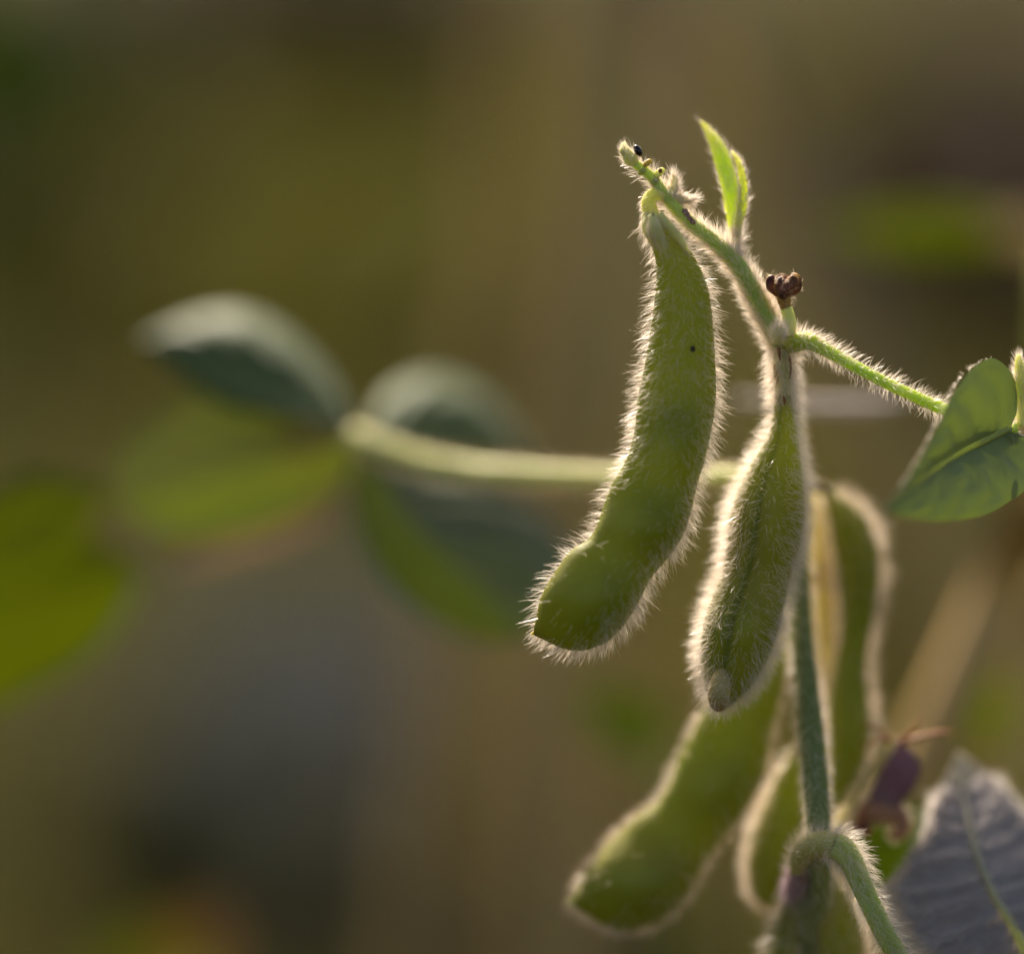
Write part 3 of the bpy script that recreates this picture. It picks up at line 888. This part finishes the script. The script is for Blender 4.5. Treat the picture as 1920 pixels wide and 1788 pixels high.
for q in pet:
    g = tube_grid(q, 16, 10, lambda T, TH: 1 + .55 * np.cos(2 * TH + 5 * T) + .12 * np.cos(7 * TH))
    grid_obj('petal', g, BROWN, dry)
    hairs('petal_hair', g, MHT, dry, 22, 0.0006, cn=.8, ct=.4, rand=.4)

# thin leaf stalk to the right and the heart-shaped leaf
pt = [(1470, 646, 2, 13), (1486, 644, 1.5, 17), (1502, 640, 1, 17), (1520, 641, .6, 15), (1545, 654, .3, 12.5), (1580, 674, .1, 11), (1635, 704, 0, 10.5), (1695, 734, 0, 10.5), (1760, 763, 0.4, 11), (1830, 788, 1.2, 11), (1885, 806, 1.6, 10), (1908, 802, 1.4, 11)]
o, g = tube('leaf_stalk', pt, PETI, plant, 90, 18, lambda T, TH: 1 + 0.05 * np.cos(4 * TH))
part(o, 'thin hairy leaf stalk running right from the node to the heart-shaped leaf')
wt = lambda t, a: 1.0 + 1.0 * (t < .25)
hairs('stalk_hair', g, MH, o, 1700, 0.0013, cn=.85, ct=.25, rand=.28, bend=.2, weight=wt)
hm = [(1894, 802, 1, ), (1850, 824, 0), (1807, 845, -2), (1764, 872, -5), (1715, 910, -8.5), (1656, 957, -13)]
hl = [(1894, 802, 1), (1906, 770, 1.2), (1903, 727, 1.5), (1889, 697, 1), (1865, 676, 0), (1845, 672, -.8), (1820, 686, -2), (1798, 709, -3), (1775, 744, -4.5), (1758, 783, -5.5), (1742, 814, -7), (1720, 858, -9), (1691, 907, -11), (1656, 957, -13)]
hr = [(1894, 802, 1), (1925, 822, 2), (1950, 855, 3), (1942, 890, 2.4), (1918, 916, 1), (1889, 938, 0), (1851, 961, -2), (1807, 973, -4), (1749, 977, -7), (1691, 968, -10.5), (1656, 957, -13)]
LH = m_leaf('heart_leaf', [(0.19, 0.24, 0.075), (0.25, 0.30, 0.105)], (0.18, 0.25, 0.03), 0.2, sheen=.3, rough=.5)
g = leaf_grid(hm, hl, hr, 80, 16, cup=0.05, veins=6, amp=0.0005)
hleaf = part(grid_obj('leaf', g, LH, plant, closed=False), 'heart-shaped green leaf at the right edge')
mr = spline([P(*q) for q in hm], 40)
grid_obj('midrib', tube_grid_w(mr + unit(CAM - mr) * 0.0001, np.linspace(4.2e-4, 1e-4, 40), 40, 8), m_flesh('rib', [(0.23, 0.30, 0.085), (0.28, 0.35, 0.11)], sss=.2), hleaf)
ellipsoid('spot', P(1889, 886, 1.0), [R(20) * UP, R(9) * RT, R(2) * FWD], m_leaf('leaf_spot', [(0.36, 0.36, 0.02), (0.42, 0.40, 0.03)], (.5, .5, .02), .3), hleaf)
rim = np.stack([spline([P(*q) for q in hl], 60), spline([P(q[0] + 2, q[1] + 3, q[2]) for q in hl], 60)], 1)
hairs('leaf_hair', rim, MH, hleaf, 260, 0.0005, cn=.3, ct=.5, rand=.6, closed=False)
# fuzzy bud at the right edge
q = [(1912, 800, 2, 8), (1914, 770, 2, 10), (1914, 730, 1.5, 12), (1912, 695, 1.2, 10), (1910, 672, 1, 6), (1910, 664, 1, 2)]
g = tube_grid(q, 24, 14)
o = part(grid_obj('leaf_bud', g, PALE, plant), 'woolly upright leaf bud at the right edge behind the heart-shaped leaf')
hairs('bud_hair', g, MH, o, 700, 0.0008, cn=.6, ct=.6, rand=.3)

# lower joint: swollen node, its leaf stalk with a channel, purple base
nb, gnb = tube('node', [(1494, 1640, 6, 12), (1498, 1612, 4.5, 18), (1516, 1590, 3.4, 24), (1545, 1582, 2.2, 26), (1572, 1588, 1, 25)], m_flesh('node_skin', [(0.38, 0.42, 0.09), (0.46, 0.50, 0.13), (0.44, 0.34, 0.14)], sss=.4, scale=.003), plant, 40, 22)
part(nb, 'swollen woolly joint where the lower leaf stalk leaves the stem')
hairs('node_hair', gnb, MH, nb, 800, 0.0016, front=(.5, .6), cn=.8, ct=.2, rand=.3, rad=3.6e-5)
chn = lambda T, TH: 1 - 0.30 * np.exp(-(np.angle(np.exp(1j * (TH - 2.9))) / 0.42) ** 2)
ps = [(1556, 1584, 1.6, 24), (1578, 1592, .8, 26), (1596, 1614, .2, 23), (1612, 1650, -.2, 21), (1630, 1690, -.3, 20), (1652, 1735, -.3, 20), (1682, 1790, 0, 20), (1720, 1850, 1, 20), (1790, 1900, 4, 19), (1880, 1895, 7, 18), (1935, 1840, 8, 16)]
o, g = tube('leaf_stalk', ps, STEM, plant, 90, 26, chn)
part(o, 'channelled hairy leaf stalk sloping down right from the lower joint')
hairs('stalk_hair', g, MH, o, 3000, 0.0017, cn=.75, ct=.4, rand=.3, rad=3.4e-5, weight=lambda t, a: 1.5 - t)
pn, gp = tube('purple_joint', [(1504, 1622, 6, 16), (1496, 1642, 6, 19), (1488, 1662, 7, 17), (1482, 1684, 8, 11)], PURN, plant, 16, 16)
hairs('joint_hair', gp, m_hair('mauve_hair', (.62, .45, .52)), pn, 700, 0.0012, cn=.7, ct=.5, rand=.3)

# withered purple flower beside the lower stem
fl = bpy.data.objects.new('withered_flower', None)
COL.objects.link(fl)
fl.parent = plant
fl.empty_display_size = .005
WORLD['withered_flower'] = WORLD[plant.name]
part(fl, 'withered purple flower with rusty threads right of the lower stem')
FO = 12
gg1 = loft_grid([(1682, 1393, 1690, 1393, FO), (1664, 1420, 1714, 1416, FO), (1650, 1448, 1724, 1443, FO), (1638, 1480, 1712, 1482, FO), (1628, 1504, 1694, 1508, FO), (1626, 1520, 1680, 1522, FO)], 24, 20, .5, lambda T, TH: 1 + .12 * np.cos(3 * TH + 4 * T))
grid_obj('petal', gg1, PURPLE, fl)
g = tube_grid([(1606, 1540, FO, 10), (1628, 1524, FO, 21), (1655, 1520, FO, 23), (1682, 1528, FO, 20), (1692, 1548, FO, 16), (1680, 1564, FO, 12), (1668, 1560, FO, 6)], 30, 14)
grid_obj('calyx', g, m_flesh('rusty_calyx', [(0.26, 0.11, 0.06), (0.40, 0.19, 0.10)], sss=.3, scale=.002), fl)
hairs('calyx_hair', g, MHT, fl, 500, 0.0008, cn=.8, ct=.3, rand=.3)
grid_obj('calyx', tube_grid([(1600, 1550, FO, 10), (1618, 1552, FO - 1, 14), (1632, 1562, FO - 1, 8)], 14, 12), BROWN, fl)
for q in ([(1686, 1392, FO, 3), (1660, 1380, FO, 3), (1640, 1364, FO, 2.5), (1622, 1356, FO, 1.5)], [(1686, 1392, FO, 3), (1705, 1375, FO, 3), (1716, 1362, FO, 2), (1728, 1348, FO, 1.5)],
          [(1684, 1396, FO, 4), (1715, 1384, FO, 4), (1748, 1376, FO, 4), (1785, 1370, FO, 2)], [(1682, 1394, FO, 4), (1655, 1388, FO, 3), (1632, 1392, FO, 2), (1612, 1402, FO, 1)]):
    grid_obj('thread', tube_grid(q, 16, 8), RUST, fl)
g = tube_grid([(1550, 1574, 8, 8), (1580, 1530, 10, 8), (1625, 1462, FO, 9), (1660, 1408, FO, 8), (1676, 1388, FO, 4)], 30, 10)
grid_obj('flower_stalk', g, m_flesh('flower_stalk_skin', [(.40, .32, .08), (.5, .42, .14)], sss=.4, scale=.003), fl)
hairs('stalk_hair', g, MHT, fl, 900, 0.0012, cn=.9, ct=.2, rand=.3)

# silvery leaf at lower right
gm = [(1936, 1830, 8), (1920, 1777, 7), (1892, 1722, 6.5), (1866, 1680, 7), (1836, 1611, 9), (1818, 1540, 12), (1806, 1480, 15), (1798, 1412, 18)]
gl2 = [(1936, 1830, 8), (1850, 1830, 4), (1760, 1815, 2), (1706, 1790, 2), (1676, 1745, 3), (1656, 1702, 4), (1652, 1668, 5), (1672, 1642, 6), (1702, 1610, 7.5), (1728, 1574, 9), (1749, 1522, 11.5), (1770, 1466, 14.5), (1785, 1434, 16.5), (1798, 1412, 18)]
gr2 = [(1936, 1830, 8), (1990, 1790, 8), (2040, 1700, 9), (2030, 1610, 10), (1980, 1560, 11.5), (1920, 1500, 13.5), (1862, 1452, 16), (1822, 1424, 17.5), (1798, 1412, 18)]
gg2 = leaf_grid(gm, gl2, gr2, 150, 22, cup=0.06, veins=11, amp=0.0006, fwd=.10)
gleaf = part(grid_obj('leaf', gg2, LEAFG, plant, closed=False), 'silvery grey pleated leaf in the lower right corner')
mr = spline([P(*q) for q in gm], 60)
grid_obj('midrib', tube_grid_w(mr + unit(CAM - mr) * 0.0002, np.linspace(5.5e-4, 1.5e-4, 60), 60, 8), m_flesh('rib_grey', [(0.30, 0.29, 0.20), (0.36, 0.34, 0.25)], sss=.1), gleaf)
cm = gg2.shape[1] // 2
hl_ = gg2[:, :cm + 1][:, ::-1]
hr_ = gg2[:, cm:]
for half in (hl_, hr_):
    hairs('leaf_hair', half, MHS, gleaf, 12000, 0.0022, weight=lambda t, a: 1.0 * (a < .72) * (t < .86), cn=.16, ct=.25, cb=.9, rand=.14, bend=0.05, closed=False, rad=7e-5, both=True)

# leaf with green blade seen behind the joint
g = leaf_grid([(1600, 1700, 26), (1640, 1620, 26), (1690, 1560, 27), (1740, 1500, 28)], [(1600, 1700, 26), (1595, 1600, 25), (1650, 1530, 26), (1740, 1500, 28)], [(1600, 1700, 26), (1680, 1700, 27), (1740, 1600, 28), (1740, 1500, 28)], 30, 8, cup=.05, veins=5, amp=.0004)
grid_obj('leaf_stalk', tube_grid([(1532, 1640, 6, 8), (1560, 1690, 16, 7), (1600, 1702, 26, 6)], 20, 10), STEMD, plant)
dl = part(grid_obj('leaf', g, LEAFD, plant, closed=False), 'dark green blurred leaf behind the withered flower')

# long stalk with three leaflets to the left
o, g = tube('leaf_stalk', [(1490, 905, 13, 15), (1420, 896, 16, 15), (1350, 892, 18, 15), (1240, 893, 22, 16), (1137, 894, 25, 17), (1000, 889, 28, 18), (875, 880, 31, 19), (781, 862, 33, 20), (706, 838, 34, 22), (660, 815, 35, 20)], m_flesh('stalk_yellow', [(0.36, 0.40, 0.10), (0.46, 0.48, 0.16)], sss=.5, scale=.004), plant, 60, 16)
part(o, 'long pale leaf stalk running left behind the longest pod')
hairs('stalk_hair', g, MHT, o, 2600, 0.0012, cn=.8, ct=.3, rand=.3, rad=4.5e-5)
# upper left leaflet: top half tipped to the sky
g = leaf_grid([(662, 812, 35), (600, 762, 36), (520, 712, 38), (430, 678, 40), (340, 650, 42), (266, 636, 44)],
              [(662, 812, 35), (580, 800, 32), (490, 796, 33), (400, 778, 35), (320, 714, 39), (266, 636, 44)],
              [(662, 812, 35), (628, 732, 38), (562, 656, 40), (490, 606, 42), (420, 590, 43), (340, 604, 44), (266, 636, 44)], 50, 14, cup=-.03, veins=6, amp=.0006, curl=.009)
part(grid_obj('leaf', g, LEAFS, plant, closed=False), 'blurred leaflet at left with pale shining upper edge')
g = leaf_grid([(660, 820, 36), (560, 850, 44), (440, 882, 48), (330, 915, 50), (220, 950, 52)],
              [(660, 820, 36), (650, 890, 45), (570, 955, 48), (470, 1000, 50), (330, 1010, 52), (220, 950, 52)],
              [(660, 820, 36), (560, 760, 46), (440, 740, 49), (320, 765, 51), (222, 860, 52), (220, 950, 52)], 60, 12, cup=.01, veins=6, amp=.0006, wob=.03)
part(grid_obj('leaf', g, LEAFBR, plant, closed=False), 'blurred green leaflet with brown blotches below the shining one')
g = leaf_grid([(645, 905, 48), (560, 975, 58), (440, 1010, 62), (300, 1070, 64)], [(645, 905, 48), (580, 1000, 60), (450, 1050, 64), (300, 1070, 64)], [(645, 905, 48), (540, 945, 60), (410, 970, 64), (300, 1070, 64)], 40, 8, cup=.02, veins=5, amp=.0006, wob=.1)
part(grid_obj('leaf', g, m_leaf('leaf_withered', [(0.17, 0.12, 0.05), (0.22, 0.16, 0.08)], (0.17, 0.12, 0.05), 0.35), plant, closed=False), 'withered tan leaf edge below the blotched leaflet, blurred')
g = leaf_grid([(690, 850, 36), (760, 800, 42), (850, 790, 47), (930, 820, 50), (1010, 880, 52)],
              [(690, 850, 36), (700, 770, 42), (760, 722, 47), (830, 715, 51), (920, 760, 53), (1010, 880, 52)],
              [(690, 850, 36), (760, 862, 38), (860, 868, 42), (940, 872, 47), (1010, 880, 52)], 40, 14, cup=-.03, veins=5, amp=.0006, curl=.008)
part(grid_obj('leaf', g, LEAFS, plant, closed=False), 'blurred pale leaflet rising behind the long leaf stalk')
g = leaf_grid([(672, 850, 36), (730, 930, 37), (810, 1030, 38), (900, 1120, 40), (985, 1200, 42)],
              [(672, 850, 36), (664, 950, 42), (700, 1050, 45), (790, 1140, 46), (900, 1195, 45), (985, 1200, 42)],
              [(672, 850, 36), (790, 880, 47), (930, 920, 52), (1050, 1010, 54), (1072, 1110, 50), (985, 1200, 42)], 50, 12, cup=.04, veins=6, amp=.0008)
part(grid_obj('leaf', g, LEAFH, plant, closed=False), 'large blurred hanging leaflet below the long leaf stalk')

# ------------------------------------------------------------------ neighbours, out of focus


def stalk_to_ground(parent, p_top, p_ground, r0, r1, mat, bend=(0, 0, 0), name='stem'):
    a, b = np.asarray(p_top), np.asarray(p_ground)
    mid_ = (a + b) / 2 + np.asarray(bend)
    return grid_obj(name, tube_grid_w([a, mid_, b], [r0, (r0 + r1) / 2, r1], 30, 12), mat, parent)


# left neighbour
pl = P(-60, 1150, 58)
nl = thing('weed_plant', (pl[0] - .03, pl[1] + .01, 0), 'bright green blurred plant reaching in at the left edge', 'plant')
g = leaf_grid([(-90, 1180, 58), (20, 1140, 57.5), (130, 1105, 57), (270, 1085, 56.5)], [(-90, 1180, 58), (-60, 1330, 62), (90, 1275, 61), (200, 1200, 59), (270, 1085, 56.5)], [(-90, 1180, 58), (-70, 1060, 58), (60, 1010, 58), (180, 1020, 57.5), (270, 1085, 56.5)], 40, 10, cup=0, veins=5, amp=.0003)
part(grid_obj('leaf', g, LEAFB, nl, closed=False), 'bright yellow-green leaf')
g = leaf_grid([(-90, 1050, 52), (0, 1000, 51), (90, 960, 50), (200, 915, 50)], [(-90, 1050, 52), (-20, 1090, 52), (120, 1050, 50), (200, 915, 50)], [(-90, 1050, 52), (-40, 940, 52), (80, 890, 51), (200, 915, 50)], 30, 8, cup=.05, veins=5, amp=.0008)
part(grid_obj('leaf', g, LEAFB, nl, closed=False), 'dull green upper leaf')
stalk_to_ground(nl, P(-90, 1050, 52), (pl[0] - .03, pl[1] + .01, -.01), .0005, .003, STEM)
stalk_to_ground(nl, P(-90, 1180, 58), np.array(P(-130, 1150, 66)), .001, .0012, STEM, name='leaf_stalk')

# right upper neighbour: a narrow leaf far behind
pr_ = P(2040, 470, 125)
nr = thing('weed_plant', (pr_[0], pr_[1], 0), 'blurred plant with one narrow green leaf reaching in at the right edge', 'plant')
LEAFR = m_leaf('leaf_olive', [(0.07, 0.095, 0.006), (0.085, 0.11, 0.008)], (0.08, 0.105, 0.001), 0.4, spec=.1)
g = leaf_grid([(1960, 440, 104), (1860, 434, 100), (1750, 436, 97), (1640, 436, 95), (1520, 428, 94)], [(1960, 440, 104), (1860, 466, 100), (1750, 476, 97), (1640, 468, 95), (1520, 428, 94)], [(1960, 440, 104), (1860, 402, 100), (1760, 390, 97), (1650, 396, 95), (1520, 428, 94)], 30, 8, cup=.03, veins=5, amp=.0006)
grid_obj('leaf', g, LEAFR, nr, closed=False)
g = leaf_grid([(2010, 450, 106), (1950, 440, 102), (1850, 428, 94)], [(2010, 450, 106), (1940, 480, 102), (1850, 428, 94)], [(2010, 450, 106), (1930, 398, 102), (1850, 428, 94)], 20, 6)
part(grid_obj('leaf', g, m_leaf('leaf_beige', [(0.24, 0.18, 0.09), (0.30, 0.23, 0.12)], (0.24, 0.18, 0.08), 0.4), nr, closed=False), 'withered beige leaf')
stalk_to_ground(nr, P(2000, 447, 105), (pr_[0], pr_[1], -.01), .0012, .003, STEM)

# dry stalk on the right and grey twig behind the grooved pod
a, b = P(2010, 800, 62), P(1770, 1330, 62)
dirv = unit(b - a)
gp_ = b + dirv * (b[2] + .01) / -dirv[2]
ds = thing('dry_stalk', (gp_[0], gp_[1], 0), 'thick dry tan stalk leaning blurred behind the plant at right', 'stalk')
grid_obj('stem', tube_grid_w([a - dirv * .04, a, (a + b) / 2, b, (b + gp_) / 2, gp_], [.0022, .0034, .0037, .0034, .0034, .0038], 50, 14), STRAW, ds)
g = leaf_grid([(1800, 1290, 64), (1830, 1300, 66), (1850, 1330, 70), (1870, 1400, 76)], [(1800, 1290, 64), (1800, 1340, 66), (1830, 1400, 70), (1870, 1400, 76)], [(1800, 1290, 64), (1860, 1230, 66), (1890, 1320, 70), (1870, 1400, 76)], 20, 6)
part(grid_obj('leaf', g, LEAFR, ds, closed=False), 'small green leaf low on the stalk')
a2, b2 = P(1980, 1080, 90), P(1880, 1420, 90)
dv2 = unit(b2 - a2)
g2_ = b2 + dv2 * (b2[2] + .01) / -dv2[2]
d2 = thing('dry_stalk', (g2_[0], g2_[1], 0), 'thinner reddish dry stalk at the far right edge, behind the thick tan one', 'stalk')
grid_obj('stem', tube_grid_w([a2 - dv2 * .06, a2, b2, (b2 + g2_) / 2, g2_], [.001, .0014, .0016, .0018, .002], 50, 12), STRAW, d2)

for k, (x0, y0, x1, y1, off, r, lb) in enumerate((
        (1190, -40, 1130, 700, 260, .0062, 'soft tan dry stalk standing upright in the blur left of the longest pod'),
        (1270, -60, 1420, 300, 270, .0065, 'broad soft grey-tan dry stalk in the blur at the top, above the young leaves'),
        (960, 250, 900, 800, 330, .0034, 'faint olive-tan dry stalk in the blur over the long leaf stalk'))):
    a3, b3 = P(x0, y0, off), P(x1, y1, off)
    dv3 = unit(b3 - a3)
    g3 = b3 + dv3 * (b3[2] + .01) / -dv3[2]
    d3 = thing('dry_stalk', (g3[0], g3[1], 0), lb, 'stalk')
    grid_obj('stem', tube_grid_w([a3 - dv3 * .05, a3, (a3 + b3) / 2 + RT * .004, b3, (b3 + g3) / 2, g3], [r * .7, r, r, r, r, r * 1.1], 50, 14), STRAW, d3)

tw = thing('dry_twig', tuple(G(1330, 1900)[:2]) + (0,), 'greyish dry twig lying level behind the grooved pod, blurred', 'twig')
q = [P(1380, 748, 36), P(1480, 762, 36), P(1560, 766, 36), P(1640, 764, 36), P(1700, 752, 36)]
grid_obj('stem', tube_grid_w(q, [R(8, 36), R(15, 36), R(17, 36), R(15, 36), R(5, 36)], 30, 12), GREYT, tw)
tg = np.array(tw.location)
stalk_to_ground(tw, P(1382, 748, 36), (tg[0], tg[1], -.01), R(7, 36), .002, GREYT, (0.0, 0.03, 0), name='stalk')

# dark leaf low in the middle, and the yellowing plant at the bottom edge
pm = P(1230, 1460, 95)
nm = thing('weed_plant', (pm[0] + .02, pm[1] + .02, 0), 'dark green blurred plant left of the lower broad pod', 'plant')
g = leaf_grid([(1260, 1420, 95), (1200, 1370, 92), (1140, 1330, 90), (1070, 1290, 88)], [(1260, 1420, 95), (1190, 1420, 92), (1110, 1370, 90), (1070, 1290, 88)], [(1260, 1420, 95), (1240, 1330, 92), (1150, 1290, 90), (1070, 1290, 88)], 24, 8, cup=.05)
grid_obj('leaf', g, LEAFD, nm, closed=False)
stalk_to_ground(nm, P(1258, 1420, 95), (pm[0] + .02, pm[1] + .02, -.01), .001, .0025, STEMD)
pg = P(20, 260, 380)
ng = thing('weed_plant', (pg[0] - .05, pg[1] + .03, 0), 'dark green plant melting into the blur in the top left corner', 'plant')
for (x0, y0, x1, y1, wd) in ((-60, 330, 120, -60, 150), (-120, 250, -60, -120, 150), (40, 240, 260, 20, 110)):
    g = leaf_grid([(x0, y0, 380), ((x0 + x1) / 2, (y0 + y1) / 2, 385), (x1, y1, 390)], [(x0, y0, 380), ((x0 + x1) / 2 - wd * .7, (y0 + y1) / 2 - wd * .5, 392), (x1, y1, 390)], [(x0, y0, 380), ((x0 + x1) / 2 + wd * .7, (y0 + y1) / 2 + wd * .5, 374), (x1, y1, 390)], 24, 8, cup=.04)
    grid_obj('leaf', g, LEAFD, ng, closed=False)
    stalk_to_ground(ng, P(x0, y0, 380), (pg[0] - .05, pg[1] + .03, -.01), .001, .002, STEMD)
pb = P(280, 1850, 150)
nbp = thing('weed_plant', (pb[0], pb[1], 0), 'yellowing low plant blurred at the bottom left edge', 'plant')
for (cx, cy, mt, lb) in ((230, 1790, LEAFB, 'green leaf'), (300, 1770, LEAFY, 'yellow leaf'), (375, 1745, LEAFO, 'rusty orange leaf')):
    g = leaf_grid([(cx, cy + 110, 150), (cx, cy + 30, 150), (cx + 8, cy - 50, 152)], [(cx, cy + 110, 150), (cx - 60, cy + 20, 148), (cx + 8, cy - 50, 152)], [(cx, cy + 110, 150), (cx + 55, cy + 20, 154), (cx + 8, cy - 50, 152)], 20, 6)
    part(grid_obj('leaf', g, mt, nbp, closed=False), lb)
    stalk_to_ground(nbp, P(cx, cy + 108, 150), (pb[0], pb[1], -.01), .001, .002, STEM)
